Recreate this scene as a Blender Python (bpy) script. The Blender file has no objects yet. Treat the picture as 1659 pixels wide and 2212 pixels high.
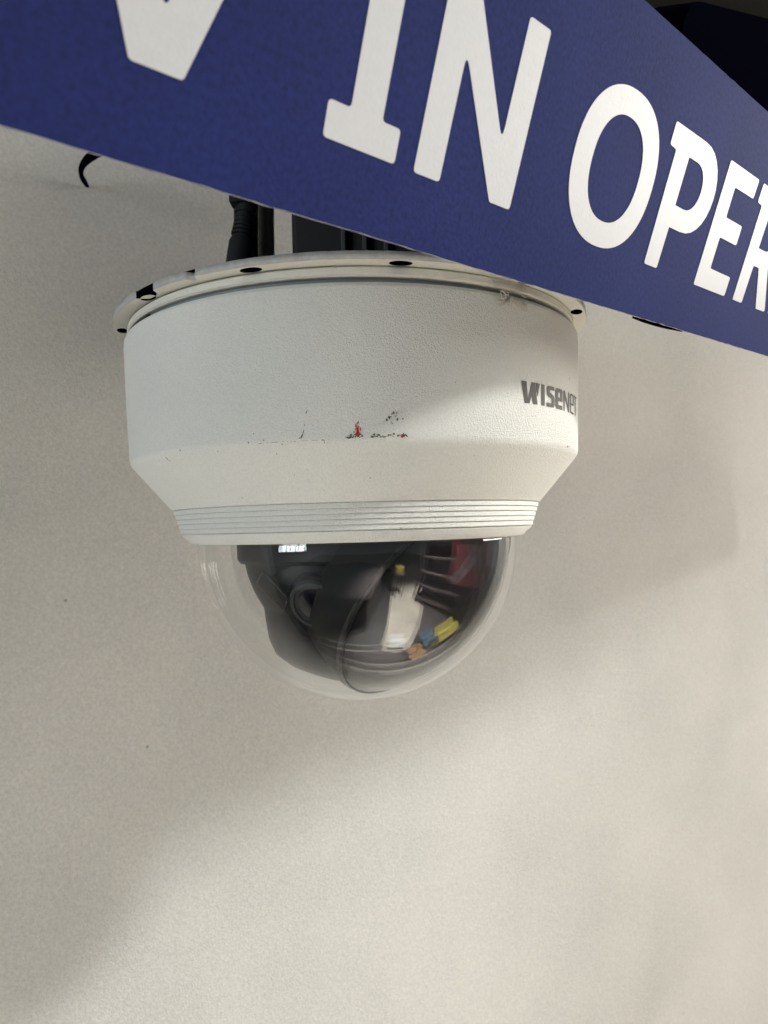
import bpy, bmesh, math, random
from mathutils import Vector, Matrix, noise
random.seed(7)
scene = bpy.context.scene
COL = scene.collection
rad = math.radians

# ------------------------------------------------------------------ camera
TH, RHO = 0.01904, 0.02716
cam_data = bpy.data.cameras.new('photo_camera')
cam = bpy.data.objects.new('photo_camera', cam_data); COL.objects.link(cam)
fw = Vector((0, math.cos(TH), math.sin(TH)))
rt = Vector((math.cos(RHO), math.sin(RHO)*math.sin(TH), -math.sin(RHO)*math.cos(TH)))
up = Vector((math.sin(RHO), -math.cos(RHO)*math.sin(TH), math.cos(RHO)*math.cos(TH)))
cam.matrix_world = Matrix(((rt.x, up.x, -fw.x, 0), (rt.y, up.y, -fw.y, 0), (rt.z, up.z, -fw.z, 0), (0, 0, 0, 1)))
cam_data.sensor_fit = 'HORIZONTAL'; cam_data.sensor_width = 36.0
cam_data.lens = 36.0*1600/1659
cam_data.clip_start = 0.005; cam_data.clip_end = 50
cam_data.dof.use_dof = True; cam_data.dof.focus_distance = 0.215
cam_data.dof.aperture_fstop = 34
scene.camera = cam

# ------------------------------------------------------------------ world, lamps, exposure
world = bpy.data.worlds.new('World'); scene.world = world; world.use_nodes = True
bg = world.node_tree.nodes['Background']
bg.inputs[0].default_value = (0.92, 0.96, 1.0, 1); bg.inputs[1].default_value = 0.2

def area_lamp(name, loc, target, power, color, shape, sx, sy=None):
    d = bpy.data.lights.new(name, 'AREA'); d.energy = power; d.color = color
    d.shape = shape; d.size = sx
    if sy: d.size_y = sy
    o = bpy.data.objects.new(name, d); COL.objects.link(o)
    o.location = loc
    o.rotation_euler = (Vector(target)-Vector(loc)).to_track_quat('-Z', 'Y').to_euler()
    return o
def spot_lamp(name, loc, target, power, color, cone, blend, radius):
    d = bpy.data.lights.new(name, 'SPOT'); d.energy = power; d.color = color
    d.spot_size = rad(cone); d.spot_blend = blend; d.shadow_soft_size = radius
    o = bpy.data.objects.new(name, d); COL.objects.link(o)
    o.location = loc
    o.rotation_euler = (Vector(target)-Vector(loc)).to_track_quat('-Z', 'Y').to_euler()
    return o
# warm shop spot, high on the right behind the photographer: its light is cut off by the lower edge of the sign
spot_lamp('warm_spot', (1.429, -0.469, 1.333), (0.10, 0.24, 0.05), 172.0, (0.99, 1.0, 0.97), 22, 1.0, 0.15)
# added spot without a known source, brightening the lower right of the wall
spot_lamp('wall_fill_spot', (1.6, -0.9, 1.3), (0.42, 0.74, -0.62), 110.0, (0.98, 1.0, 0.98), 30, 1.0, 0.10)
# broad warm unseen light from the right, raking along the wall
area_lamp('broad_right_light', (1.9, 0.95, 0.52), (0.2, 0.55, -0.1), 36.0, (1.0, 0.96, 0.87), 'RECTANGLE', 0.9, 0.6)
# cool tall window on the left
area_lamp('window_light', (-1.85, -1.68, 0.22), (0.0, 0.3, 0.0), 41.0, (0.90, 0.97, 1.0), 'RECTANGLE', 0.85, 1.0)
# spot added over the aisle to brighten the floor, which throws light back up
spot_lamp('aisle_fill_spot', (0.80, -0.75, 1.45), (1.02, -0.48, -1.5), 3900.0, (1.0, 0.99, 0.95), 62, 0.7, 0.10)
scene.view_settings.view_transform = 'Standard'
scene.view_settings.look = 'None'
scene.view_settings.exposure = -0.07
scene.view_settings.gamma = 1.0
scene.render.engine = 'CYCLES'
scene.cycles.use_denoising = True
scene.cycles.max_bounces = 7
scene.cycles.diffuse_bounces = 3
scene.cycles.transparent_max_bounces = 24

# ------------------------------------------------------------------ material helpers
def new_mat(name):
    m = bpy.data.materials.new(name); m.use_nodes = True
    nt = m.node_tree
    return m, nt, nt.nodes['Principled BSDF']

def principled(name, col, rough=0.5, bump=None, spec=0.5, speckle=None, metallic=0.0, mottle=None, coat=0.0):
    """bump=(scale, strength, distance); speckle=(scale, amount); mottle=(scale, amount)"""
    m, nt, b = new_mat(name)
    N, L = nt.nodes, nt.links
    b.inputs['Base Color'].default_value = (*col, 1)
    b.inputs['Roughness'].default_value = rough
    b.inputs['Specular IOR Level'].default_value = spec
    b.inputs['Metallic'].default_value = metallic
    b.inputs['Coat Weight'].default_value = coat
    tc = N.new('ShaderNodeTexCoord')
    cur = None
    for prm, det in ((mottle, 3.0), (speckle, 2.0)):
        if not prm: continue
        nz = N.new('ShaderNodeTexNoise'); nz.inputs['Scale'].default_value = prm[0]
        nz.inputs['Detail'].default_value = det
        L.new(tc.outputs['Object'], nz.inputs['Vector'])
        mr = N.new('ShaderNodeMapRange'); mr.inputs[1].default_value = 0.3; mr.inputs[2].default_value = 0.7
        mr.inputs[3].default_value = 1-prm[1]; mr.inputs[4].default_value = 1+prm[1]
        L.new(nz.outputs['Fac'], mr.inputs[0])
        mx = N.new('ShaderNodeVectorMath'); mx.operation = 'SCALE'
        if cur is None: mx.inputs[0].default_value = col
        else: L.new(cur, mx.inputs[0])
        L.new(mr.outputs[0], mx.inputs['Scale'])
        cur = mx.outputs[0]
    if cur is not None: L.new(cur, b.inputs['Base Color'])
    if bump:
        nz = N.new('ShaderNodeTexNoise'); nz.inputs['Scale'].default_value = bump[0]
        nz.inputs['Detail'].default_value = 2.5; nz.inputs['Roughness'].default_value = 0.6
        L.new(tc.outputs['Object'], nz.inputs['Vector'])
        bp = N.new('ShaderNodeBump'); bp.inputs['Strength'].default_value = bump[1]
        bp.inputs['Distance'].default_value = bump[2]
        L.new(nz.outputs['Fac'], bp.inputs['Height']); L.new(bp.outputs[0], b.inputs['Normal'])
    return m

def paint_with_pits(name, col, rough, s1, s2, pit_scale, pit_thr, amount, relief):
    """sprayed, slightly gritty paint: grainy relief, faint mottling and a few dark and light grains"""
    m, nt, b = new_mat(name); N, L = nt.nodes, nt.links
    tc = N.new('ShaderNodeTexCoord')
    def nz(sc, det=2.0):
        n = N.new('ShaderNodeTexNoise'); n.inputs['Scale'].default_value = sc; n.inputs['Detail'].default_value = det
        n.inputs['Roughness'].default_value = 0.6
        L.new(tc.outputs['Object'], n.inputs['Vector']); return n
    def mrange(src, a, b_, c, d):
        r = N.new('ShaderNodeMapRange'); r.inputs[1].default_value = a; r.inputs[2].default_value = b_
        r.inputs[3].default_value = c; r.inputs[4].default_value = d; L.new(src, r.inputs[0]); return r.outputs[0]
    n1 = nz(s1); n2 = nz(s2, 3.0); n3 = nz(14.0, 2.0)
    f1 = mrange(n1.outputs['Fac'], 0.25, 0.75, 1-amount, 1+amount)
    f3 = mrange(n3.outputs['Fac'], 0.3, 0.7, 0.975, 1.025)
    mul = N.new('ShaderNodeMath'); mul.operation = 'MULTIPLY'; L.new(f1, mul.inputs[0]); L.new(f3, mul.inputs[1])
    # sparse grains
    vo = N.new('ShaderNodeTexVoronoi'); vo.inputs['Scale'].default_value = pit_scale
    L.new(tc.outputs['Object'], vo.inputs['Vector'])
    near = N.new('ShaderNodeMath'); near.operation = 'LESS_THAN'; near.inputs[1].default_value = 0.16
    L.new(vo.outputs['Distance'], near.inputs[0])
    sep = N.new('ShaderNodeSeparateColor'); L.new(vo.outputs['Color'], sep.inputs[0])
    dark = N.new('ShaderNodeMath'); dark.operation = 'LESS_THAN'; dark.inputs[1].default_value = pit_thr
    L.new(sep.outputs[0], dark.inputs[0])
    pit = N.new('ShaderNodeMath'); pit.operation = 'MULTIPLY'; L.new(near.outputs[0], pit.inputs[0]); L.new(dark.outputs[0], pit.inputs[1])
    pf = mrange(pit.outputs[0], 0, 1, 1.0, 0.55)
    mul2 = N.new('ShaderNodeMath'); mul2.operation = 'MULTIPLY'; L.new(mul.outputs[0], mul2.inputs[0]); L.new(pf, mul2.inputs[1])
    sc = N.new('ShaderNodeVectorMath'); sc.operation = 'SCALE'; sc.inputs[0].default_value = col
    L.new(mul2.outputs[0], sc.inputs['Scale']); L.new(sc.outputs[0], b.inputs['Base Color'])
    b.inputs['Roughness'].default_value = rough
    b.inputs['Specular IOR Level'].default_value = 0.35
    add = N.new('ShaderNodeMath'); add.operation = 'MULTIPLY_ADD'; add.inputs[1].default_value = 0.6
    L.new(n1.outputs['Fac'], add.inputs[0]); L.new(n2.outputs['Fac'], add.inputs[2])
    sub = N.new('ShaderNodeMath'); sub.operation = 'SUBTRACT'; L.new(add.outputs[0], sub.inputs[0]); L.new(pit.outputs[0], sub.inputs[1])
    bp = N.new('ShaderNodeBump'); bp.inputs['Distance'].default_value = relief
    n4 = nz(9.0, 2.0); L.new(mrange(n4.outputs['Fac'], 0.35, 0.65, 0.35, 1.0), bp.inputs['Strength'])
    L.new(sub.outputs[0], bp.inputs['Height']); L.new(bp.outputs[0], b.inputs['Normal'])
    return m

def clear_plastic(name, tint, f0, rough):
    """thin clear moulding: see-through, mirror reflection growing towards the rim"""
    m = bpy.data.materials.new(name); m.use_nodes = True
    nt = m.node_tree; N, L = nt.nodes, nt.links
    for n in list(N): N.remove(n)
    out = N.new('ShaderNodeOutputMaterial'); mix = N.new('ShaderNodeMixShader')
    tr = N.new('ShaderNodeBsdfTransparent'); tr.inputs[0].default_value = (*tint, 1)
    gl = N.new('ShaderNodeBsdfGlossy'); gl.inputs['Roughness'].default_value = rough
    gl.inputs['Color'].default_value = (1, 1, 1, 1)
    lw = N.new('ShaderNodeLayerWeight'); lw.inputs['Blend'].default_value = 0.5
    pw = N.new('ShaderNodeMath'); pw.operation = 'POWER'; pw.inputs[1].default_value = 4.2
    L.new(lw.outputs['Facing'], pw.inputs[0])
    ma = N.new('ShaderNodeMath'); ma.operation = 'MULTIPLY_ADD'; ma.inputs[1].default_value = 1-f0; ma.inputs[2].default_value = f0
    L.new(pw.outputs[0], ma.inputs[0]); L.new(ma.outputs[0], mix.inputs[0])
    L.new(tr.outputs[0], mix.inputs[1]); L.new(gl.outputs[0], mix.inputs[2]); L.new(mix.outputs[0], out.inputs[0])
    return m

M = {}
M['wall'] = paint_with_pits('wall_paint', (0.575, 0.562, 0.528), 0.75, 640, 1500, 190, 0.0008, 0.12, 0.0008)
M['body'] = paint_with_pits('powder_coat', (0.70, 0.70, 0.66), 0.5, 1300, 2600, 420, 0.015, 0.05, 0.0004)
M['plate'] = principled('plate_paint', (0.66, 0.65, 0.59), 0.55, (900, 0.3, 0.0003), speckle=(700, 0.03))
M['shaded_cutedge'] = principled('shaded_plate_edge', (0.42, 0.42, 0.41), 0.7, (700, 0.6, 0.0004), speckle=(500, 0.10))  # grey tone is the sign's shade painted onto the cut edge
M['gasket'] = principled('grey_gasket', (0.20, 0.23, 0.25), 0.45)
M['dark'] = principled('black_and_recess_shade', (0.0015, 0.0015, 0.004), 0.9, spec=0.0)  # real black parts, and the shade painted into plate holes and groove
M['black'] = principled('black_plastic', (0.008, 0.009, 0.010), 0.45, (1500, 0.15, 0.0002), speckle=(300, 0.15), spec=0.2)
M['blackrough'] = principled('black_rubber', (0.009, 0.010, 0.012), 0.65, (900, 0.25, 0.0002), spec=0.2)
M['glossblack'] = principled('black_window', (0.010, 0.010, 0.012), 0.5, spec=0.2)
M['grey'] = principled('charcoal_plastic', (0.035, 0.038, 0.04), 0.5)
M['lens'] = principled('lens_glass', (0.004, 0.004, 0.008), 0.05, coat=0.5)
M['screw'] = principled('screw_steel', (0.35, 0.35, 0.35), 0.3, metallic=1.0)
M['blue'] = principled('blue_print', (0.0165, 0.0245, 0.107), 0.7, (1300, 0.22, 0.0002), speckle=(900, 0.16), mottle=(30, 0.09), spec=0.06)
M['white'] = principled('white_print', (0.535, 0.555, 0.575), 0.42, (1300, 0.18, 0.0002), speckle=(500, 0.015))
M['core'] = principled('paper_core', (0.62, 0.61, 0.60), 0.8, (900, 0.5, 0.0004), speckle=(700, 0.15))
M['backing'] = principled('dark_backing', (0.03, 0.03, 0.05), 0.7)
M['logo'] = principled('logo_grey', (0.075, 0.07, 0.065), 0.6, spec=0.2)
M['red'] = principled('red_paint_smear', (0.42, 0.03, 0.025), 0.5, speckle=(1500, 0.3))
M['scuff'] = principled('dark_scuff', (0.03, 0.016, 0.014), 0.7)
M['dome'] = clear_plastic('clear_polycarbonate', (0.975, 0.975, 0.972), 0.046, 0.0)
M['domein'] = clear_plastic('clear_polycarbonate_inside', (0.985, 0.985, 0.982), 0.012, 0.0)
M['tape'] = clear_plastic('clear_tape', (0.965, 0.96, 0.94), 0.07, 0.22)
M['taperim'] = principled('tape_crease', (0.72, 0.70, 0.66), 0.4)
M['void'] = principled('dark_boarding', (0.016, 0.0155, 0.0135), 0.95, spec=0.0)

# ------------------------------------------------------------------ mesh helpers
def finish(me, angle=35):
    me.shade_smooth()
    try: me.set_sharp_from_angle(angle=rad(angle))
    except Exception: pass

def obj(name, me, mat, parent=None, smooth=35):
    if smooth: finish(me, smooth)
    o = bpy.data.objects.new(name, me); COL.objects.link(o)
    if mat is not None:
        for mm in (mat if isinstance(mat, (list, tuple)) else [mat]): me.materials.append(mm)
    if parent: o.parent = parent
    return o

def tag(o, label=None, cat=None, group=None, kind=None):
    if label: o['label'] = label
    if cat: o['category'] = cat
    if group: o['group'] = group
    if kind: o['kind'] = kind
    return o

def empty(name, loc=(0, 0, 0)):
    o = bpy.data.objects.new(name, None); COL.objects.link(o); o.location = loc
    o.empty_display_size = 0.02
    return o

def lathe(name, prof, seg=192, closed=False, jitter=0.0):
    """revolve (r, z) about the z axis; r = 0 makes a pole"""
    verts, faces, rings = [], [], []
    for r, z in prof:
        if r < 1e-7:
            rings.append([len(verts)]); verts.append((0, 0, z))
        else:
            ring = []
            for i in range(seg):
                a = 2*math.pi*i/seg
                rr = r
                if jitter: rr += jitter*noise.noise(Vector((math.cos(a)*25, math.sin(a)*25, z*900)))
                ring.append(len(verts)); verts.append((rr*math.sin(a), -rr*math.cos(a), z))
            rings.append(ring)
    pairs = list(zip(rings[:-1], rings[1:]))
    if closed: pairs.append((rings[-1], rings[0]))
    for A, B in pairs:
        for i in range(seg):
            j = (i+1) % seg
            if len(A) == 1 and len(B) == 1: continue
            if len(A) == 1: faces.append((A[0], B[i], B[j]))
            elif len(B) == 1: faces.append((A[j], A[i], B[0]))
            else: faces.append((A[i], B[i], B[j], A[j]))
    me = bpy.data.meshes.new(name); me.from_pydata(verts, [], faces)
    bm = bmesh.new(); bm.from_mesh(me); bmesh.ops.recalc_face_normals(bm, faces=bm.faces); bm.to_mesh(me); bm.free()
    return me

def rounded(poly, r, n=4, keep=()):
    """round every corner of a closed polygon by radius r"""
    out = []
    k = len(poly)
    for i in range(k):
        if i in keep: out.append(tuple(poly[i])); continue
        p0, p, p1 = Vector(poly[i-1]), Vector(poly[i]), Vector(poly[(i+1) % k])
        a, b = (p0-p), (p1-p)
        la, lb = a.length, b.length
        a.normalize(); b.normalize()
        ang = a.angle(b, math.pi)
        if ang > rad(165): out.append(tuple(p)); continue
        d = min(r/math.tan(ang/2), 0.45*la, 0.45*lb)
        s, e = p+a*d, p+b*d
        for q in range(n+1):
            t = q/n
            out.append(tuple(s*(1-t)**2 + p*2*t*(1-t) + e*t*t))
    return out

def plate_mesh(name, loops, thick, bevel=0.0):
    """flat plate with holes: first loop outside, others holes; lies z = 0 .. thick"""
    cu = bpy.data.curves.new(name+'_c', 'CURVE'); cu.dimensions = '2D'; cu.fill_mode = 'BOTH'
    cu.extrude = thick/2; cu.bevel_depth = bevel
    for lp in loops:
        sp = cu.splines.new('POLY'); sp.points.add(len(lp)-1)
        for p, q in zip(sp.points, lp): p.co = (q[0], q[1], 0, 1)
        sp.use_cyclic_u = True
    tmp = bpy.data.objects.new(name+'_t', cu); COL.objects.link(tmp)
    dg = bpy.context.evaluated_depsgraph_get()
    me = bpy.data.meshes.new_from_object(tmp.evaluated_get(dg))
    bpy.data.objects.remove(tmp); bpy.data.curves.remove(cu)
    me.name = name
    me.transform(Matrix.Translation((0, 0, thick/2)))
    bm = bmesh.new(); bm.from_mesh(me); bmesh.ops.remove_doubles(bm, verts=bm.verts, dist=1e-7)
    bmesh.ops.recalc_face_normals(bm, faces=bm.faces); bm.to_mesh(me); bm.free()
    return me

def tube_mesh(name, pts, r, seg=12):
    """tube along a polyline, radius number or list"""
    pts = [Vector(p) for p in pts]
    verts, faces = [], []
    ref = Vector((0.3, 0.2, 0.93))
    for i, p in enumerate(pts):
        t = (pts[min(i+1, len(pts)-1)]-pts[max(i-1, 0)]).normalized()
        x = t.cross(ref).normalized(); y = t.cross(x)
        rr = r[i] if isinstance(r, (list, tuple)) else r
        for k in range(seg):
            a = 2*math.pi*k/seg
            verts.append(p+x*(rr*math.cos(a))+y*(rr*math.sin(a)))
    for i in range(len(pts)-1):
        for k in range(seg):
            j = (k+1) % seg
            faces.append((i*seg+k, i*seg+j, (i+1)*seg+j, (i+1)*seg+k))
    faces.append(tuple(range(seg-1, -1, -1))); n0 = (len(pts)-1)*seg
    faces.append(tuple(range(n0, n0+seg)))
    me = bpy.data.meshes.new(name); me.from_pydata(verts, [], faces)
    bm = bmesh.new(); bm.from_mesh(me); bmesh.ops.recalc_face_normals(bm, faces=bm.faces); bm.to_mesh(me); bm.free()
    return me

def box_mesh(name, lo, hi, bevel=0.0, seg=2):
    bm = bmesh.new(); bmesh.ops.create_cube(bm, size=1.0)
    lo, hi = Vector(lo), Vector(hi)
    for v in bm.verts: v.co = Vector([(lo[i]+hi[i])/2 + v.co[i]*(hi[i]-lo[i]) for i in range(3)])
    if bevel: bmesh.ops.bevel(bm, geom=bm.edges[:], offset=bevel, segments=seg, affect='EDGES', profile=0.5)
    me = bpy.data.meshes.new(name); bm.to_mesh(me); bm.free()
    return me

def smooth_path(pts, n=8):
    """Catmull-Rom through the points"""
    P = [Vector(p) for p in pts]; P = [2*P[0]-P[1]]+P+[2*P[-1]-P[-2]]
    out = []
    for i in range(1, len(P)-2):
        for k in range(n):
            t = k/n
            out.append(0.5*((2*P[i])+(P[i+1]-P[i-1])*t+(2*P[i-1]-5*P[i]+4*P[i+1]-P[i+2])*t*t+(3*P[i]-P[i-1]-3*P[i+1]+P[i+2])*t**3))
    out.append(P[-2]); return out

# ------------------------------------------------------------------ setting: wall and the dark boarding above it
X0, D0 = -0.00967, 0.27179                 # axis of the dome camera
WN = Vector((0.545, -0.839, 0)).normalized()     # wall normal, towards the room
WU = Vector((-WN.y, WN.x, 0)) if WN.y < 0 else Vector((WN.y, -WN.x, 0))
WP = Vector((X0, 0.462, 0))
def wall_pt(u, out, z): return WP + WU*u + WN*out + Vector((0, 0, z))
def wall_box(name, u0, u1, o0, o1, z0, z1):
    me = box_mesh(name, (u0, -o1, z0), (u1, -o0, z1))
    R = Matrix(((WU.x, -WN.x, 0, WP.x), (WU.y, -WN.y, 0, WP.y), (0, 0, 1, 0), (0, 0, 0, 1)))
    me.transform(R); return me
o = obj('wall', wall_box('wall', -2.6, 3.0, -0.12, 0.0, -1.5, 0.27), M['wall'], smooth=0); tag(o, kind='structure')

# ------------------------------------------------------------------ the dome camera
DC = empty('dome_camera', (X0, D0, 0))
tag(DC, 'off-white security dome camera with a clear bubble hanging before the wall', 'camera')
RB = 0.080
# mounting plate with screw holes and slots round its rim
def ring_pts(r, n=240, fn=None):
    out = []
    for i in range(n):
        a = 2*math.pi*i/n
        rr = r if fn is None else fn(math.degrees(a), r)
        out.append((rr*math.sin(a), -rr*math.cos(a)))
    return out
def rim(deg, r):
    a = (deg+180) % 360-180
    for c, w, dpt in ((-44.5, 3.6, 0.0034), (-30.0, 1.2, 0.0022), (45, 3.6, 0.0030), (120, 3.6, 0.003), (-120, 3.6, 0.003)):
        k = abs(a-c)/w
        if k < 1: return r-dpt*min(1, (1-k)*2.2)
    return r+0.00025*noise.noise(Vector((a*0.35, 3.1, 0)))+0.0002*noise.noise(Vector((a*1.7, 8.1, 0)))
holes = []
for k in range(-6, 7):
    az = rad(-17.3+28.7*k/1.0) if abs(k) < 6 else None
    if az is None: continue
    c = Vector((0.0803*math.sin(az), -0.0803*math.cos(az)))
    t = Vector((math.cos(az), math.sin(az))); nrm = Vector((math.sin(az), -math.cos(az)))
    holes.append([tuple(c+t*(0.0032*math.cos(q*math.pi/12))+nrm*(0.0019*math.sin(q*math.pi/12))) for q in range(24)])
loops = [ring_pts(0.0829, 720, rim)] + holes[:-1] + [ring_pts(0.048, 96)]
me = plate_mesh('mounting_plate', loops, 0.0022)
me.transform(Matrix.Translation((0, 0, 0.0688)))
o = obj('mounting_plate', me, [M['plate'], M['shaded_cutedge'], M['dark']], DC, smooth=0)
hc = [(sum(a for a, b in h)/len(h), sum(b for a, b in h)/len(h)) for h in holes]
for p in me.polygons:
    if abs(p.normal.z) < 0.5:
        p.material_index = 2 if min(math.hypot(p.center.x-a, p.center.y-b) for a, b in hc) < 0.0034 and math.hypot(p.center.x, p.center.y) < 0.0824 else 1  # hole walls get black as painted shade
obj('hole_shade_disc', lathe('hole_shade_disc', [(0.04, 0.07105), (0.0819, 0.07105), (0.0819, 0.0714), (0.04, 0.0714)], 128, closed=True), M['dark'], DC)  # black disc added above the plate so the holes look dark
# backing disc that closes the plate's holes from above, and the ring below the plate
obj('plate_cover', lathe('plate_cover', [(0, 0.0762), (0.068, 0.0762), (0.0695, 0.0752), (0.0700, 0.0712), (0, 0.0712)], 96), M['blackrough'], DC)
obj('upper_ring', lathe('upper_ring', [(0.070, 0.0686), (0.0782, 0.0686), (0.0787, 0.0681), (0.0789, 0.0663), (0.0784, 0.0658), (0.070, 0.0658)], 240, closed=True), M['plate'], DC)
obj('gasket', lathe('gasket', [(0.070, 0.0657), (0.0770, 0.0657), (0.0772, 0.0648), (0.0770, 0.0640), (0.070, 0.0640)], 240, closed=True), M['gasket'], DC)
# black strip on the left, painted shade for the open gasket groove
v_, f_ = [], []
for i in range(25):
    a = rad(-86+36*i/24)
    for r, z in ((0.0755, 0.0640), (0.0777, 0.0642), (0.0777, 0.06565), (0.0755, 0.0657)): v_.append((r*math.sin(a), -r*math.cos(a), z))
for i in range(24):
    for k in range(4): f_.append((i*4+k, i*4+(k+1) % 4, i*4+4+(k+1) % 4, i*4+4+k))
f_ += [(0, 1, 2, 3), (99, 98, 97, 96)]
me = bpy.data.meshes.new('groove_shade'); me.from_pydata(v_, [], f_)
obj('groove_shade', me, M['dark'], DC, smooth=0)
# housing: cup, bevelled shoulder
prof = [(0.0765, 0.0642), (0.0786, 0.0643), (0.0794, 0.0639), (0.0799, 0.0630), (0.0800, 0.0610),
        (0.0797, 0.0480), (0.0793, 0.0360), (0.0789, 0.0240), (0.0786, 0.0228), (0.0778, 0.0216),
        (0.0655, 0.00715), (0.0650, 0.0070), (0.0570, 0.0066), (0.0560, 0.0200), (0.0560, 0.060), (0.0765, 0.0620)]
BODY = obj('housing', lathe('housing', prof, 320, closed=True), M['body'], DC, smooth=22)
# five stepped ribs and the closing lip under the shoulder
for k in range(5):
    zt = 0.00690-0.00157*k; zb = zt-0.00152
    r0 = 0.0650-0.00050*k
    pr = [(0.0572, zt), (r0-0.00016, zt), (r0-0.00004, zt-0.00006), (r0, zt-0.00018), (r0-0.00010, zb+0.00016), (r0-0.00026, zb), (0.0572, zb)]
    obj('rib', lathe('rib', pr, 240, closed=True), M['body'], DC)
obj('lip', lathe('lip', [(0.0572, -0.00100), (0.0622, -0.00100), (0.0624, -0.00125), (0.0621, -0.0019), (0.0604, -0.0031),
    (0.0602, -0.0036), (0.0597, -0.0041), (0.0588, -0.0045), (0.0575, -0.0045)], 240, closed=True), M['body'], DC)
# clear bubble
RD, ZD = 0.0573, -0.0046
def dome_prof(r, n=48): return [(r*math.cos(t*math.pi/2/n), -r*math.sin(t*math.pi/2/n)) for t in range(n+1)]
outer = dome_prof(RD); inner = [(r, z) for r, z in dome_prof(RD-0.0026)][::-1]
inner[0] = (0, inner[0][1]); outer[-1] = (0, outer[-1][1])
pr = [(RD-0.0026, 0.004), (RD-0.0001, 0.004), (RD-0.0001, 0.0002)]+outer+inner
me = lathe('bubble', pr, 256)
me.transform(Matrix.Translation((0, 0, ZD)))
obj('clear_bubble', me, [M['dome'], M['domein']], DC, smooth=60)
for p in me.polygons:
    c = p.center-Vector((0, 0, ZD))
    if p.normal.dot(c) < 0: p.material_index = 1
# black base inside the lip
obj('inner_base', lathe('inner_base', [(0, 0.0010), (0.0546, 0.0010), (0.0546, -0.0022), (0.0535, -0.0030), (0, -0.0030)], 128), M['blackrough'], DC)

# the camera unit inside the bubble
U = RD
def orient(me, axis, origin=(0, 0, ZD)):
    q = Vector(axis).normalized().to_track_quat('Z', 'Y').to_matrix().to_4x4()
    me.transform(Matrix.Translation(origin) @ q); return me
AX = Vector((0.633, -0.529, -0.566)).normalized()
n_ = 28
ball = [(0.73*U*math.cos(a), 0.73*U*math.sin(a)) for a in [math.pi/2*(1-2*i/n_) for i in range(n_+1)]]
ball[0] = (0, ball[0][1]); ball[-1] = (0, ball[-1][1])
MODULE = obj('camera_module', orient(lathe('camera_module', ball, 96), AX), M['black'], DC, smooth=60)
# clip the ball where it would enter the housing (a collar hides the joint)
obj('pan_ring', lathe('pan_ring', [(0.30*U, -0.0031), (0.760*U, -0.0031), (0.765*U, -0.0045), (0.762*U, -0.0105), (0.745*U, -0.0118), (0.30*U, -0.0118)], 128, closed=True), M['black'], DC)
# barrel that points to the right, front and down
bar = [(0.50*U, 0.30*U), (0.655*U, 0.355*U), (0.668*U, 0.365*U), (0.690*U, 0.62*U), (0.688*U, 0.655*U), (0.672*U, 0.665*U), (0.668*U, 0.680*U), (0.672*U, 0.690*U)]
obj('barrel', orient(lathe('barrel', bar, 128), AX), M['black'], DC)
cap = []
R2 = 0.94*U
a0 = math.acos(0.70/0.94)
for i in range(25):
    a = a0*(1-i/24); cap.append((R2*math.sin(a), R2*math.cos(a)))
cap[-1] = (0, R2)
cap = [(0.50*U, 0.66*U), (0.640*U, 0.675*U)] + cap
obj('front_window', orient(lathe('front_window', cap, 128), AX), M['glossblack'], DC, smooth=60)
# rounded yoke lobe low on the left
lob = [(0.62*U, 0.0), (0.60*U, 0.20*U), (0.50*U, 0.45*U), (0.40*U, 0.65*U), (0.34*U, 0.76*U), (0.27*U, 0.835*U), (0.16*U, 0.875*U), (0, 0.885*U)]
obj('yoke', orient(lathe('yoke', lob, 96), (-0.30, -0.12, -0.86)), M['black'], DC, smooth=60)
# pivot cap with a screw on the near side of the module
pd = Vector((-0.214, -0.615, -0.331)).normalized()
pv = [(0, 0.700*U), (0.150*U, 0.700*U), (0.155*U, 0.755*U), (0.148*U, 0.775*U), (0.130*U, 0.778*U), (0.124*U, 0.764*U), (0.06*U, 0.760*U), (0.05*U, 0.748*U), (0, 0.748*U)]
PV = obj('pivot_cap', orient(lathe('pivot_cap', pv, 64), pd), M['grey'], DC)
obj('lens', orient(lathe('lens', [(0.0, 0.776*U), (0.04*U, 0.774*U), (0.08*U, 0.769*U), (0.118*U, 0.760*U), (0.118*U, 0.745*U)], 48), pd), M['lens'], PV, smooth=60)
obj('lens_ring', orient(lathe('lens_ring', [(0.150*U, 0.757*U), (0.176*U, 0.752*U), (0.180*U, 0.740*U), (0.176*U, 0.70*U), (0.150*U, 0.70*U)], 48, closed=True), pd), M['black'], PV)
# raised shroud that sweeps from the cap up to the right
def on_ball(v, r): return Vector(v).normalized()*r*U + Vector((0, 0, ZD))
sw = smooth_path([on_ball(p, 0.745) for p in ((-0.33, -0.54, -0.42), (-0.325, -0.566, -0.36), (-0.298, -0.624, -0.29), (-0.242, -0.677, -0.214), (-0.177, -0.708, -0.171), (-0.102, -0.73, -0.136), (-0.028, -0.746, -0.071), (0.028, -0.749, -0.025))], 6)
obj('shroud_edge', tube_mesh('shroud_edge', sw, 0.0007, 10), M['glossblack'], DC, smooth=60)
# small frame on the left cheek
def cheek(a, b, r): # a: along, b: down
    c = Vector((-0.60, -0.36, -0.24)); t = Vector((0.10, -0.16, -0.22)); s = Vector((-0.0, -0.17, 0.06))
    return on_ball(c+t*a+s*b, r)
loop = [cheek(0, 0, .735), cheek(1, 0, .735), cheek(1, 1, .735), cheek(0, 1, .735), cheek(0, 0, .735)]
obj('slot_frame', tube_mesh('slot_frame', loop, 0.00035, 8), M['grey'], DC, smooth=60)

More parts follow.
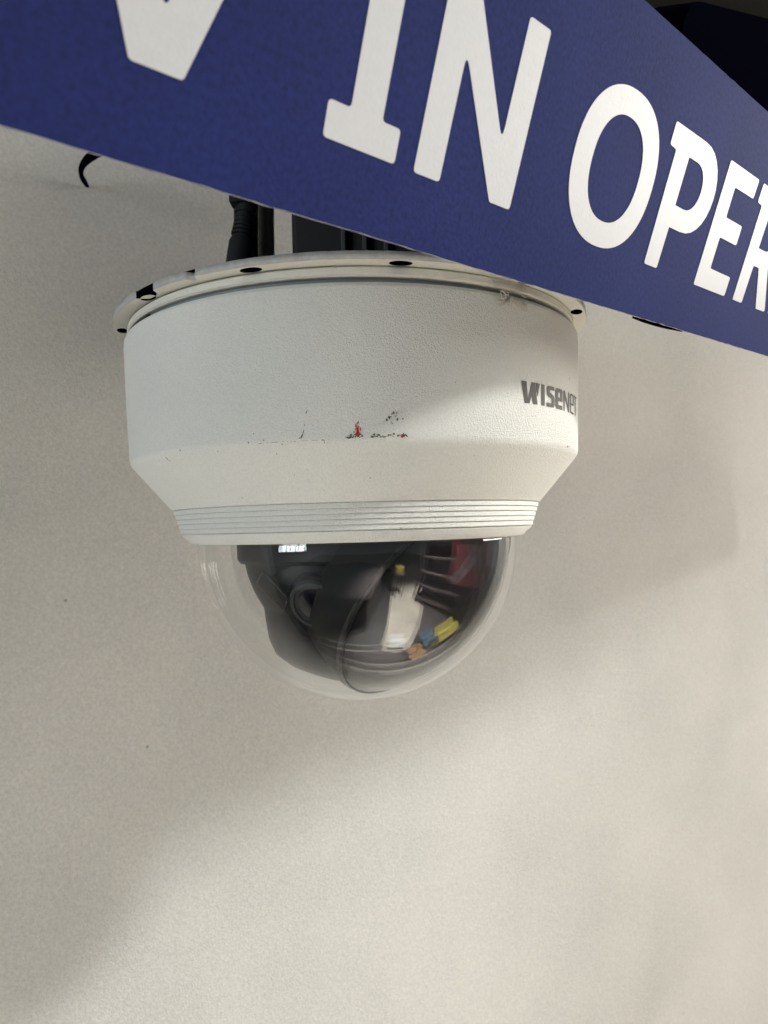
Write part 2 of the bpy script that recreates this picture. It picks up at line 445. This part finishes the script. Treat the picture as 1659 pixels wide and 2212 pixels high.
# maker's name, moulded letters printed on the housing
ZB, ZT_ = 34.1, 40.3
def logo_xy(x, y):   # x in degrees of azimuth, y in mm of height
    z = y/1000
    r = 0.0789+(z-0.024)/(0.036-0.024)*0.0004 if z < 0.036 else 0.0793+(z-0.036)/0.012*0.0004
    return r, z
def logo_letter(loops):
    me = plate_mesh('letter', loops, 0.01)
    bm = bmesh.new(); bm.from_mesh(me)
    x0_, x1_ = min(v.co.x for v in bm.verts), max(v.co.x for v in bm.verts)
    q = math.floor(x0_*2)/2
    while q < x1_:
        q += 0.5
        bmesh.ops.bisect_plane(bm, geom=bm.verts[:]+bm.edges[:]+bm.faces[:], plane_co=(q, 0, 0), plane_no=(1, 0, 0))
    bmesh.ops.triangulate(bm, faces=bm.faces)
    for v in bm.verts:
        r, z = logo_xy(v.co.x, v.co.y); r += 0.00009+0.004*v.co.z
        a = rad(v.co.x); v.co = Vector((r*math.sin(a), -r*math.cos(a), z))
    bm.to_mesh(me); bm.free(); return me
def stroke(x0, y0, x1, y1, w): 
    return [(x0, y0), (x0+w, y0), (x1+w, y1), (x1, y1)]
B, T = ZB, ZT_
LG = []
LG.append([[(38.7, T), (40.3, T), (40.75, B+1.3), (42.0, T), (43.3, T), (44.0, B), (42.45, B), (42.0, B+2.6), (41.25, B), (39.7, B)]])      # W without its last stroke
LG.append([[(43.5, T), (44.9, T), (44.1, B+2.3)]])                                                            # the notch of the W
LG.append([[(45.5, B), (46.8, B), (46.8, T), (45.5, T)]])
LG.append([[(47.6, B), (50.6, B), (51.15, B+0.8), (51.15, B+2.9), (50.7, B+3.6), (49.1, B+4.3), (49.0, T-1.15), (51.0, T-1.1), (51.0, T), (48.3, T), (47.7, T-0.7), (47.7, B+3.7), (48.2, B+3.1), (49.8, B+2.5), (49.8, B+1.15), (47.6, B+1.15)]])
LG.append([[(51.6, B+0.6), (52.2, B), (55.3, B), (55.3, B+1.2), (53.0, B+1.2), (53.0, B+2.4), (55.4, B+2.4), (55.4, T-0.7), (54.8, T), (52.2, T), (51.6, T-0.7)],
           [(53.0, B+3.5), (53.0, T-1.2), (54.1, T-1.2), (54.1, B+3.5)]])
LG.append([[(56.1, B), (56.75, B), (56.75, T-1.9), (59.2, B), (59.9, B), (59.9, T), (59.25, T), (59.25, B+1.9), (56.8, T), (56.1, T)]])
LG.append([[(60.7, B+0.5), (61.1, B), (64.0, B), (64.0, B+0.55), (61.4, B+0.55), (61.4, B+2.7), (64.0, B+2.7), (64.0, T-0.5), (63.6, T), (61.1, T), (60.7, T-0.5)],
           [(61.4, B+3.2), (61.4, T-0.55), (63.3, T-0.55), (63.3, B+3.2)]])
LG.append([[(64.6, T), (64.6, T-0.55), (65.7, T-0.55), (65.7, B), (66.4, B), (66.4, T-0.55), (67.5, T-0.55), (67.5, T)]])
for lp in LG: obj('letter', logo_letter(lp), M['logo'], BODY, smooth=0)

# paint smear and scuffs on the shoulder edge
def skin(az, z):    # point just off the housing surface, az in degrees, z in mm
    z = z/1000
    P_ = prof[4:11]
    r = P_[-1][0]
    for (ra, za), (rb, zb) in zip(P_[:-1], P_[1:]):
        if zb <= z <= za: r = rb+(ra-rb)*(z-zb)/(za-zb)
    r += 0.00009
    a = rad(az); return Vector((r*math.sin(a), -r*math.cos(a), z))
def flakes(items):
    verts, faces = [], []
    for az, z, w, h, rot, n in items:      # w, h in mm
        base = len(verts)
        ph = random.random()*6
        for k in range(n):
            t = 2*math.pi*k/n
            q = 0.6+0.5*random.random()
            x, y = 0.72*w*q*math.cos(t), 0.68*h*q*math.sin(t)
            x, y = x*math.cos(rot)-y*math.sin(rot), x*math.sin(rot)+y*math.cos(rot)
            verts.append(skin(az+x/1.375, z+y))
        faces.append(tuple(range(base, base+n)))
    me = bpy.data.meshes.new('marks'); me.from_pydata(verts, [], faces); return me
it = [(2.45, 23.75+0.36*k, 0.9-0.02*k+random.uniform(-.2, .2), 0.62, random.uniform(-.3, .3), 8) for k in range(6)]
for k in range(9): it.append((2.45+random.uniform(-.55, .55), 25.2+random.uniform(0, 2.1), 0.22, random.uniform(.5, 1.1), random.uniform(-.25, .25), 6))
it += [(10.9, 23.6, 0.55, 0.8, .3, 7), (11.2, 24.1, 0.4, 0.3, .8, 6)]
tag(obj('paint_smear', flakes(it), M['red'], BODY, smooth=0), 'small red paint smear')
it = []
for k in range(46):
    az = random.uniform(0.2, 12.0); it.append((az, 23.3+abs(random.gauss(0, .6)), random.uniform(.2, .75), random.uniform(.14, .42), random.uniform(-.6, .6), 6))
for k in range(12): it.append((9.3+random.gauss(0, .7), 28.6+random.gauss(0, .8), random.uniform(.15, .42), random.uniform(.3, 1.0), random.uniform(-.5, .5), 6))
it += [(-8.2, 24.2, .28, 1.0, -.45, 6), (-7.9, 25.3, .18, 1.2, -.25, 6), (-7.6, 27.0, .12, .7, -.2, 6), (-7.2, 30.3, .2, 1.0, -.5, 6), (-8.6, 23.7, .5, .3, .3, 6),
       (-43.0, 21.3, .25, .9, .35, 6), (-42.5, 20.7, .3, .35, 0, 6), (-19.3, 23.3, .3, .5, .6, 6), (-16.0, 23.6, .2, .5, .5, 6), (-18.0, 25.5, .22, .25, 0, 6),
       (-4.0, 22.6, .15, .9, .2, 6), (-4.3, 22.95, .5, .2, .4, 6), (59.0, 23.3, .5, .6, .4, 6), (60.2, 23.5, .4, .5, 0, 6), (-27.0, 21.6, .3, .2, 0, 5), (5.0, 13.2, .3, .25, 0, 6), (22.0, 38.0, .2, .3, 0, 6), (14, 49.0, .2, .35, 0, 5), (-14, 20.1, .2, .3, 0, 5)]
for k in range(26): it.append((random.uniform(-17, -4), 22.9+random.gauss(0, .06), random.uniform(.2, .9), .06, random.uniform(-.05, .05), 6))
for k in range(30): it.append((random.uniform(-55, 58), random.choice((random.uniform(24, 60), random.uniform(9, 22))), random.uniform(.1, .2), random.uniform(.1, .22), 0, 5))
tag(obj('scuff_marks', flakes(it), M['scuff'], BODY, smooth=0), 'dark scuffs along the shoulder edge', kind='stuff')

# ------------------------------------------------------------------ the sign
K = 0.857
PA = Vector((0.03606, 0.20193, 0.06651)); PA *= (1-0.004/PA.length); PA *= K
D1 = Vector((0.72366, 0.68928, 0.03487)); UPV = Vector((0.22851, -0.28698, 0.93028)); NV = D1.cross(UPV)
SIGN = empty('notice_sign')
SIGN.matrix_world = Matrix(((D1.x, UPV.x, NV.x, PA.x), (D1.y, UPV.y, NV.y, PA.y), (D1.z, UPV.z, NV.z, PA.z), (0, 0, 0, 1)))
tag(SIGN, 'dark blue notice board with white capital letters slanting across the top', 'sign')
mm = K/1000
def sign_outline(x0, x1, y0, y1, amp, seed):
    pts = []
    n = 260
    for i in range(n+1):
        x = x0+(x1-x0)*i/n
        pts.append((x*mm, (y0+0.45-0.0057*max(-150, min(200, x))+amp*noise.noise(Vector((x*0.21, seed, 0)))+amp*0.6*noise.noise(Vector((x*0.9, seed+5, 0))))*mm))
    for i in range(n+1):
        x = x1+(x0-x1)*i/n
        pts.append((x*mm, (y1+amp*0.7*noise.noise(Vector((x*0.3, seed+9, 0))))*mm))
    return pts
SX0, SX1 = -262, 640  # blank right end added so the sign's shadow shows no end
me = plate_mesh('board', [sign_outline(SX0, SX1, 0.0, 77.6, 0.22, 1.0)], 0.0010)
me.transform(Matrix.Translation((0, 0, -0.0010)))
bo = obj('board', me, [M['blue'], M['core']], SIGN, smooth=0)
for p in me.polygons:
    if abs(p.normal.z) < 0.5: p.material_index = 1
me = plate_mesh('backing_sheet', [sign_outline(SX0+1, SX1-1, 0.10, 76.8, 0.25, 4.0)], 0.0008)
me.transform(Matrix.Translation((0, 0, -0.00205)))
obj('backing_sheet', me, M['backing'], SIGN, smooth=0)
me = plate_mesh('rear_sheet', [sign_outline(SX0+1, SX1-1, 0.20, 76.6, 0.35, 7.0)], 0.0005)
me.transform(Matrix.Translation((0, 0, -0.00265)))
obj('rear_sheet', me, M['core'], SIGN, smooth=0)
flap = [(74, 1.5), (74.5, -0.5), (82, -0.9), (92, -1.0), (101, -0.85), (112, -0.4), (114, 1.5)]
me = plate_mesh('torn_flap', [[(a*mm, b*mm) for a, b in flap]], 0.0004)
me.transform(Matrix.Translation((0, 0, -0.0033)))
obj('torn_flap', me, M['dark'], SIGN, smooth=0)
BL, CP = 16.4, 57.6
def superell(cx, cy, a, b, p=2.25, n=72):
    out = []
    for i in range(n):
        t = 2*math.pi*i/n; c, s = math.cos(t), math.sin(t)
        out.append((cx+a*math.copysign(abs(c)**(2/p), c), cy+b*math.copysign(abs(s)**(2/p), s)))
    return out
def Lt(x, y): return (x, y)
def bowl(cx0, ytop, ybot, xr, ncurve=14):
    """right-hand half round from (cx0, ytop) to (cx0, ybot)"""
    cy, b = (ytop+ybot)/2, (ytop-ybot)/2
    return [(cx0+(xr-cx0)*math.sin(math.pi*i/ncurve)**0.9 if 0 < i < ncurve else cx0, cy+b*math.cos(math.pi*i/ncurve)) for i in range(ncurve+1)]
def glyph(ch, x):
    """list of loops, in mm on the board; x is the left end of the letter"""
    if ch == 'I':
        return [rounded([(x, BL), (x+20, BL), (x+20, BL+7), (x+14.5, BL+7), (x+14.5, CP-7), (x+20, CP-7), (x+20, CP), (x, CP), (x, CP-7), (x+5.8, CP-7), (x+5.8, BL+7), (x, BL+7)], 1.0)]
    if ch == 'N':
        return [rounded([(x, BL), (x+8.6, BL), (x+8.8, BL+27.4), (x+27.2, BL), (x+35.4, BL), (x+35.4, CP), (x+26.9, CP), (x+26.7, BL+13.8), (x+8.4, CP), (x, CP)], 1.0)]
    if ch == 'V':
        return [rounded([(x, CP), (x+9.5, CP), (x+20.3, BL+8.6), (x+31.2, CP), (x+40.5, CP), (x+24.9, BL), (x+15.2, BL)], 1.0)]
    if ch == 'O':
        cx, cy = x+21.8, 37.0
        return [superell(cx, cy, 21.8, 21.1), superell(cx, cy, 13.0, 14.1)]
    if ch in 'PR':
        cx = x+21.0
        lo = 29.6 if ch == 'P' else 30.5
        li = 36.3 if ch == 'P' else 37.0
        outb = bowl(cx, CP, lo, x+37.4)
        inb = bowl(x+19.5, 50.9, li, x+27.4)
        if ch == 'P':
            lp = rounded([(x+9, CP), (x, CP), (x, 51.0), (x+4.3, 50.7), (x+4.6, BL), (x+13.2, BL), (x+13.5, lo)], 0.9, keep=(0, 6))
        else:
            lp = rounded([(x+9, CP), (x, CP), (x, 51.0), (x+4.3, 50.7), (x+5.0, BL-.4), (x+14.0, BL-.4), (x+14.0, lo), (x+19.5, lo), (x+29.0, BL-.4), (x+39.0, BL-.4), (x+28.2, lo+1.2)], 0.9, keep=(0, 10))
            outb = [p for p in outb if not (p[1] < lo+1.4 and p[0] < x+29)]
        return [lp+outb[::-1], [(x+13.4, 50.9)]+inb+[(x+13.4, li)]]
    if ch == 'E':
        return [rounded([(x, CP), (x+25.7, CP), (x+25.7, 51.0), (x+8.9, 50.9), (x+9.1, 40.8), (x+23.7, 40.8), (x+23.9, 34.0), (x+9.1, 34.0), (x+9.2, 23.1), (x+27.3, 23.0), (x+27.3, BL-.4), (x+.3, BL-.4)], 0.9)]
    if ch == 'A':
        return [rounded([(x, BL-.4), (x+9.2, BL-.4), (x+12.4, BL+8.5), (x+27.6, BL+8.5), (x+30.8, BL-.4), (x+40, BL-.4), (x+25, CP), (x+15, CP)], 0.9), rounded([(x+14.8, BL+15), (x+25.2, BL+15), (x+20, CP-9)], 0.4)]
    if ch == 'T':
        return [rounded([(x+13, BL), (x+21.6, BL), (x+21.6, CP-7), (x+34.6, CP-7), (x+34.6, CP), (x, CP), (x, CP-7), (x+13, CP-7)], 0.9)]
    if ch == 'C':
        cx, cy = x+20, 37.0
        o_ = [(cx+20*math.cos(rad(t)), cy+21.1*math.sin(rad(t))) for t in range(48, 313, 6)]
        i_ = [(cx+12*math.cos(rad(t)), cy+14.1*math.sin(rad(t))) for t in range(312, 47, -6)]
        return [o_+i_]
for ch, x in (('C', -252), ('C', -207), ('T', -165), ('V', -123.8), ('I', -68.3), ('N', -42.3), ('O', 13.8), ('P', 60.5), ('E', 102.0), ('R', 132.3), ('A', 174.7),
              ('T', 212), ('I', 250), ('O', 272), ('N', 319 - 12)):
    loops = [[(a*mm, b*mm) for a, b in lp] for lp in glyph(ch, x)]
    if ch == 'N' and x > 300: loops = [[(a, b) for a, b in lp] for lp in loops]
    me = plate_mesh('letter', loops, 0.00010)
    me.transform(Matrix.Translation((0, 0, 0.00002)))
    obj('letter', me, M['white'], SIGN, smooth=0)

# ------------------------------------------------------------------ clear tape from the sign to the housing
TP = empty('tape_strip'); tag(TP, 'crumpled clear sticky tape between the sign edge and the housing rim', 'tape')
verts, faces = [], []
nu, nv = 22, 14
def sign_pt(x, y, z=0): return PA + D1*(x*mm) + UPV*(y*mm) + NV*z
def body_pt(az, z):
    r = 0.0803; a = rad(az); return Vector((X0+r*math.sin(a), D0-r*math.cos(a), z))
for i in range(nu+1):
    u = i/nu
    s = sign_pt(-9+17*u, 4, -0.0032); s2 = sign_pt(-9+17*u, 0.6, -0.0034)
    b1 = body_pt(31+9.5*u, 0.0668); b2 = body_pt(31+9.5*u, 0.0607-0.0008*math.sin(u*9))
    for j in range(nv+1):
        v = j/nv
        if v < 0.2: p = s.lerp(s2, v/0.2)
        elif v < 0.6: p = s2.lerp(b1, (v-0.2)/0.4)
        else: p = b1.lerp(b2, (v-0.6)/0.4)
        wr = 0.0004*noise.noise(Vector((u*9, v*7, 2.0)))+0.0003*noise.noise(Vector((u*23, v*17, 4.0)))
        if v >= 0.6:
            outw = Vector((p.x-X0, p.y-D0, 0)).normalized(); p = p+outw*(abs(wr)*0.9+0.00015)
        else: p = p+Vector((0, -1, 0))*wr
        verts.append(p)
for i in range(nu):
    for j in range(nv):
        a = i*(nv+1)+j; faces.append((a, a+1, a+nv+2, a+nv+1))
me = bpy.data.meshes.new('tape'); me.from_pydata(verts, [], faces)
obj('tape_film', me, M['tape'], TP, smooth=60)
# whitish creased end of the tape
for k in range(14):
    az0 = 32+random.random()*7.5; z0 = 0.0608+random.random()*0.0035
    pts = []
    for q in range(6):
        p = body_pt(az0+q*random.uniform(.15, .45), z0+random.uniform(-.0007, .0007)); pts.append(p)
    obj('crease', tube_mesh('crease', smooth_path(pts, 3), 0.00016, 5), M['taperim'], TP, smooth=60)

# ------------------------------------------------------------------ black strap end that sticks out under the sign
ST = empty('cable_tie', (-0.1458, 0.3724, 0.1760)); tag(ST, 'thin black curled strap end sticking out below the sign edge', 'strap')
o0 = Vector(ST.location)
ctr = [Vector(p) for p in ((-0.1180, 0.342, 0.1835), (-0.1290, 0.3487, 0.1826), (-0.1342, 0.3525, 0.1826), (-0.1391, 0.3564, 0.1823), (-0.1436, 0.3607, 0.1811), (-0.1457, 0.3641, 0.1789), (-0.1460, 0.3687, 0.1771), (-0.1458, 0.3724, 0.1760))]
wid = [0.0046, 0.0050, 0.0050, 0.0046, 0.0034, 0.0024, 0.0032, 0.0018]
path = smooth_path(ctr, 6); m_ = len(path)
verts, faces = [], []
for i, p in enumerate(path):
    t = i/(m_-1)*(len(wid)-1); a = int(min(t, len(wid)-2)); w = wid[a]+(wid[a+1]-wid[a])*(t-a)
    tg = (path[min(i+1, m_-1)]-path[max(i-1, 0)]).normalized()
    side = tg.cross(Vector((0.2, 1, 0.1))).normalized(); nn = tg.cross(side).normalized()
    for sx, sn in ((-1, -1), (1, -1), (1, 1), (-1, 1)):
        verts.append(p-o0+side*(sx*w/2)+nn*(sn*0.0004))
for i in range(m_-1):
    for k in range(4):
        j = (k+1) % 4; faces.append((i*4+k, i*4+j, (i+1)*4+j, (i+1)*4+k))
faces += [(3, 2, 1, 0), tuple(range((m_-1)*4, m_*4))]
me = bpy.data.meshes.new('strap'); me.from_pydata(verts, [], faces)
obj('strap', me, M['dark'], ST, smooth=50)

# ------------------------------------------------------------------ cables and black bracket box above the plate
CN = empty('cable_connector', (-0.056, 0.29, 0.072)); tag(CN, 'black ribbed cable connector standing behind the rim of the plate', 'connector')
o0 = Vector(CN.location)
def rel(p): return Vector(p)-o0
a_, b_ = Vector((-0.0575, 0.29, 0.085)), Vector((-0.0512, 0.29, 0.126))
axis = (b_-a_).normalized()
obj('plug', tube_mesh('plug', [rel(a_), rel(a_+axis*0.0285), rel(a_+axis*0.0305)], [0.0056, 0.0050, 0.0042], 20), M['blackrough'], CN)
for k in range(5):
    p = a_+axis*(0.0312+0.0017*k)
    obj('strain_rib', tube_mesh('strain_rib', [rel(p), rel(p+axis*0.0011)], 0.0046-0.00018*k, 16), M['blackrough'], CN)
obj('neck', tube_mesh('neck', [rel(a_+axis*0.030), rel(a_+axis*0.0445)], 0.0036, 16), M['blackrough'], CN)
obj('latch', box_mesh('latch', rel((-0.0570, 0.285, 0.1275)), rel((-0.0500, 0.292, 0.1305)), 0.0006), M['blackrough'], CN)
obj('collar', tube_mesh('collar', [rel(a_+axis*0.0400), rel(a_+axis*0.0440)], 0.0042, 16), M['blackrough'], CN)
obj('cable', tube_mesh('cable', [rel(q) for q in smooth_path([a_+axis*0.044, (-0.049, 0.292, 0.140), (-0.044, 0.31, 0.165), (-0.03, 0.34, 0.19)], 6)], 0.0030, 12), M['blackrough'], CN)
CB = empty('cable_bundle', (-0.047, 0.30, 0.072)); tag(CB, 'flat black cable rising beside the ribbed connector', 'cable')
o0 = Vector(CB.location)
for nm, mt, x, y, r in (('sheath', 'blackrough', -0.0562, 0.303, 0.0032), ('flat_core', 'grey', -0.0530, 0.2985, 0.0012), ('sheath', 'blackrough', -0.0514, 0.303, 0.0019)):
    obj(nm, tube_mesh(nm, [rel(q) for q in smooth_path([(x, y, 0.07), (x+0.0004, y, 0.11), (x+0.0022, y, 0.15), (x+0.007, y+0.015, 0.19)], 6)], r, 16), M[mt], CB)
M['gap_shade'] = principled('gap_shade_grey', (0.16, 0.155, 0.14), 0.6)  # grey tube stands in for shadow on the wall in the gap
CD = empty('gap_shade', (-0.0473, 0.312, 0.072)); tag(CD, 'grey tube painted as wall shadow between the ribbed connector and the black bracket box', 'gap_shade')
o0 = Vector(CD.location)
obj('shade_tube', tube_mesh('shade_tube', [rel((-0.0475, 0.312, 0.0716)), rel((-0.0470, 0.312, 0.13)), rel((-0.0455, 0.312, 0.20))], 0.0037, 20), M['gap_shade'], CD)
BK = empty('wall_bracket', (0.02, 0.33, 0.0762)); tag(BK, 'black bracket box on top of the mounting plate, behind the sign', 'bracket')
o0 = Vector(BK.location)
obj('box', box_mesh('box', rel((-0.0303, 0.262, 0.0763)), rel((0.060, 0.345, 0.175)), 0.002, 3), M['blackrough'], BK)
for x in (-0.0125, -0.0050, 0.0025): obj('fin', box_mesh('fin', rel((x, 0.2585, 0.080)), rel((x+0.0016, 0.2625, 0.170)), 0.0003, 1), M['grey'], BK)
A1 = wall_pt(0.03, 0.001, 0.14)
obj('arm', tube_mesh('arm', [rel((0.012, 0.34, 0.14)), rel(A1)], 0.018, 24), M['black'], BK)
obj('wall_foot', tube_mesh('wall_foot', [rel(A1+WN*0.006), rel(A1)], 0.030, 32), M['black'], BK)

# ------------------------------------------------------------------ light-blocking board added above the sign, with a black box on it
SM = SIGN.matrix_world.copy()
FB = empty('blocker_board'); FB.matrix_world = SM @ Matrix.Translation((0, 0.012, -0.026))
tag(FB, 'dark grey board added behind and above the blue sign to block light', 'board')
obj('panel', box_mesh('panel', (-0.30, 0.0, -0.012), (0.55, 0.42, 0.0), 0.002), M['void'], FB)  # added to cut off the spot; also fills the dark upper corner
BX = empty('junction_box'); BX.matrix_world = SM @ Matrix.Translation((0.0625, 0.0835, -0.0255)) @ Matrix.Rotation(rad(15), 4, 'Z')
tag(BX, 'black rounded box on the dark board in the top right corner', 'box')
obj('cover', plate_mesh('cover', [rounded([(0, 0), (0.001, -0.045), (0.16, -0.045), (0.16, 0)], 0.008, 6)], 0.012, 0.0), M['dark'], BX)

# ------------------------------------------------------------------ what the bubble mirrors: the shop floor and the goods beside the aisle
M['floor'] = principled('floor_vinyl', (0.45, 0.41, 0.345), 0.6, speckle=(30, 0.12), mottle=(5, 0.22))
M['counter'] = principled('counter_dark', (0.03, 0.028, 0.027), 0.6, mottle=(6, 0.3))
M['rack'] = principled('rack_dark', (0.05, 0.04, 0.04), 0.6, mottle=(9, 0.4))
M['redcloth'] = principled('red_cloth', (0.12, 0.014, 0.02), 0.8, mottle=(8, 0.15))
M['yellow'] = principled('yellow_plastic', (0.36, 0.31, 0.05), 0.5)
M['bluep'] = principled('blue_plastic', (0.03, 0.085, 0.15), 0.5)
M['orange'] = principled('orange_plastic', (0.34, 0.19, 0.07), 0.5)
M['card'] = principled('white_card', (0.78, 0.78, 0.76), 0.6)
M['stripe'] = principled('grey_stripe', (0.16, 0.14, 0.15), 0.8)
FZ = -1.5
o = obj('floor', box_mesh('floor', (-4, -9, FZ-0.05), (6, 3, FZ)), M['floor'], smooth=0); tag(o, kind='structure')
def prism(name, pts, z0, z1):
    n = len(pts)
    v = [(x, y, z0) for x, y in pts]+[(x, y, z1) for x, y in pts]
    f = [tuple(range(n-1, -1, -1)), tuple(range(n, 2*n))]+[(i, (i+1) % n, n+(i+1) % n, n+i) for i in range(n)]
    me = bpy.data.meshes.new(name); me.from_pydata(v, [], f)
    bm = bmesh.new(); bm.from_mesh(me); bmesh.ops.recalc_face_normals(bm, faces=bm.faces); bm.to_mesh(me); bm.free(); return me

# dark counter to the left of the aisle
CT = empty('shop_counter', (-0.6, -1.6, FZ)); tag(CT, 'long dark shop counter mirrored in the left half of the bubble', 'counter')
def part(name, me, mat, parent):
    me.transform(Matrix.Translation(-Vector(parent.location))); return obj(name, me, mat, parent, smooth=0)
part('cabinet', prism('cabinet', [(0.10, -0.50), (0.62, -1.55), (0.10, -2.0), (-1.5, -1.4), (-1.5, -0.55)], FZ, -0.62), M['counter'], CT)
part('worktop', prism('worktop', [(0.12, -0.46), (0.66, -1.56), (0.12, -2.04), (-1.54, -1.44), (-1.54, -0.51)], -0.62, -0.58), M['rack'], CT)
# tall rack to the right of the aisle
RK = empty('storage_rack', (1.75, -0.2, FZ)); tag(RK, 'dark storage rack mirrored in the right half of the bubble', 'rack')
part('back_panel', prism('back_panel', [(1.62, -1.10), (2.05, 0.40), (2.10, 0.38), (1.67, -1.12)], FZ, -0.05), M['counter'], RK)
for z in (-1.36, -1.02, -0.70, -0.38, -0.10):
    part('shelf', prism('shelf', [(1.30, -1.00), (1.70, 0.42), (2.05, 0.40), (1.64, -1.12)], z, z+0.03), M['rack'], RK)
for x, y in ((1.31, -1.0), (1.70, 0.41)):
    part('upright', prism('upright', [(x, y), (x+0.04, y), (x+0.04, y+0.04), (x, y+0.04)], FZ, 0.0), M['rack'], RK)
def crate(name, x, y, z, w, d, h, rz, mat, label, cat, lid=None):
    e = empty(name, (x, y, z)); e.rotation_euler = (0, 0, rad(rz)); tag(e, label, cat)
    t = 0.012
    obj('base', box_mesh('base', (-w/2, -d/2, 0), (w/2, d/2, t)), mat, e, smooth=0)
    for k, (a0, b0, a1, b1) in enumerate(((-w/2, -d/2, w/2, -d/2+t), (-w/2, d/2-t, w/2, d/2), (-w/2, -d/2+t, -w/2+t, d/2-t), (w/2-t, -d/2+t, w/2, d/2-t))):
        obj('side', box_mesh('side', (a0, b0, t+0.001), (a1, b1, h)), mat, e, smooth=0)
    if lid: obj('lid', box_mesh('lid', (-w/2-.004, -d/2-.004, h+.001), (w/2+.004, d/2+.004, h+.018), .003), lid, e, smooth=0)
    return e
crate('storage_crate', 1.18, 0.52, FZ+0.012, 0.46, 0.26, 0.20, 25, M['yellow'], 'yellow crate on the floor mirrored low in the bubble', 'crate', M['yellow'])
crate('storage_crate', 0.84, 0.28, FZ+0.012, 0.22, 0.20, 0.22, 10, M['bluep'], 'blue crate on the floor mirrored low in the bubble', 'crate', M['bluep'])
crate('storage_crate', 0.62, 0.46, FZ+0.012, 0.20, 0.17, 0.15, -12, M['orange'], 'orange crate on the floor mirrored at the foot of the bubble', 'crate', M['orange'])
crate('cardboard_box', 0.50, -0.03, FZ, 0.24, 0.20, 0.05, 30, M['card'], 'flat white box lying on the floor mirrored low in the bubble', 'box', M['card'])
crate('storage_crate', 1.02, -1.48, -0.80, 0.18, 0.14, 0.14, 20, M['yellow'], 'small yellow crate on a stool mirrored in the middle of the bubble', 'crate', M['yellow'])
SL = empty('display_stool', (1.02, -1.48, FZ)); tag(SL, 'dark four-legged stool under the small yellow crate', 'stool')
part('seat', box_mesh('seat', (0.90, -1.60, -0.83), (1.14, -1.36, -0.801)), M['rack'], SL)
for dx in (-1, 1):
    for dy in (-1, 1): part('leg', box_mesh('leg', (1.02+dx*.10-.012, -1.48+dy*.10-.012, FZ), (1.02+dx*.10+.012, -1.48+dy*.10+.012, -0.831)), M['rack'], SL)
# red banner with a pale band, hanging at the end of the rack
RBN = empty('red_banner', (1.45, 0.35, -0.60)); tag(RBN, 'red banner with pale crossed stripes mirrored at the right of the bubble', 'banner')
def bn(u, z, o_=0.0): return Vector((1.34+0.10*u-0.6*o_, -0.20+0.95*u, z))
def quad(name, c, th, mat, lb=None):
    v = [p for p in c]+[p+Vector((0.012, -0.001, 0))*th for p in c]
    me = bpy.data.meshes.new(name); me.from_pydata(v, [], [(0, 1, 2, 3), (7, 6, 5, 4), (0, 4, 5, 1), (1, 5, 6, 2), (2, 6, 7, 3), (3, 7, 4, 0)])
    bm = bmesh.new(); bm.from_mesh(me); bmesh.ops.recalc_face_normals(bm, faces=bm.faces); bm.to_mesh(me); bm.free()
    return part(name, me, mat, RBN)
quad('cloth', [bn(0, -0.70), bn(1, -0.62), bn(1, 0.02), bn(0, 0.02)], 1.0, M['redcloth'])
quad('stripe', [bn(0.02, -0.66, .006), bn(0.16, -0.66, .006), bn(0.80, 0.0, .006), bn(0.66, 0.0, .006)], 0.3, M['stripe'])
quad('stripe', [bn(0.84, -0.62, .012), bn(0.98, -0.62, .012), bn(0.40, -0.05, .012), bn(0.26, -0.05, .012)], 0.3, M['stripe'])

# dark floor mats on both sides of the pale aisle
o = obj('floor_mat', prism('floor_mat', [(0.27, 0.0), (0.73, -1.12), (1.75, -3.4), (1.2, -5), (-2.5, -5), (-2.5, -0.15), (-0.6, -0.15), (0.0, -0.05)], FZ+0.001, FZ+0.012), M['counter'], smooth=0)
tag(o, 'dark floor mat to the left of the pale aisle mirrored in the bubble', 'mat')
o = obj('floor_mat', prism('floor_mat', [(0.66, 0.20), (1.42, -0.67), (3.4, -2.75), (5.5, -2.5), (5.0, 0.9), (1.3, 1.2), (0.5, 0.74), (-0.6, 0.04), (-0.6, -0.10), (0.27, 0.02), (0.45, 0.18)], FZ+0.001, FZ+0.012), M['rack'], smooth=0)
tag(o, 'dark floor mat under the crates mirrored in the bubble', 'mat')

# barred window on the left, mirrored near the rim of the bubble
WF = empty('window_frame', (-1.85, -1.68, 0.22)); tag(WF, 'dark barred window frame mirrored at the upper left of the bubble', 'window')
WF.rotation_euler = (Vector((0.0, 0.3, 0.0))-Vector((-1.85, -1.68, 0.22))).to_track_quat('-Z', 'Y').to_euler()
for x in (-0.45, -0.15, 0.15, 0.45): obj('bar', box_mesh('bar', (x-0.025, -0.53, -0.07), (x+0.025, 0.53, -0.03)), M['rack'], WF, smooth=0)
for y in (-0.55, -0.18, 0.18, 0.55): obj('rail', box_mesh('rail', (-0.475, y-0.02, -0.0699), (0.475, y+0.02, -0.0301)), M['rack'], WF, smooth=0)
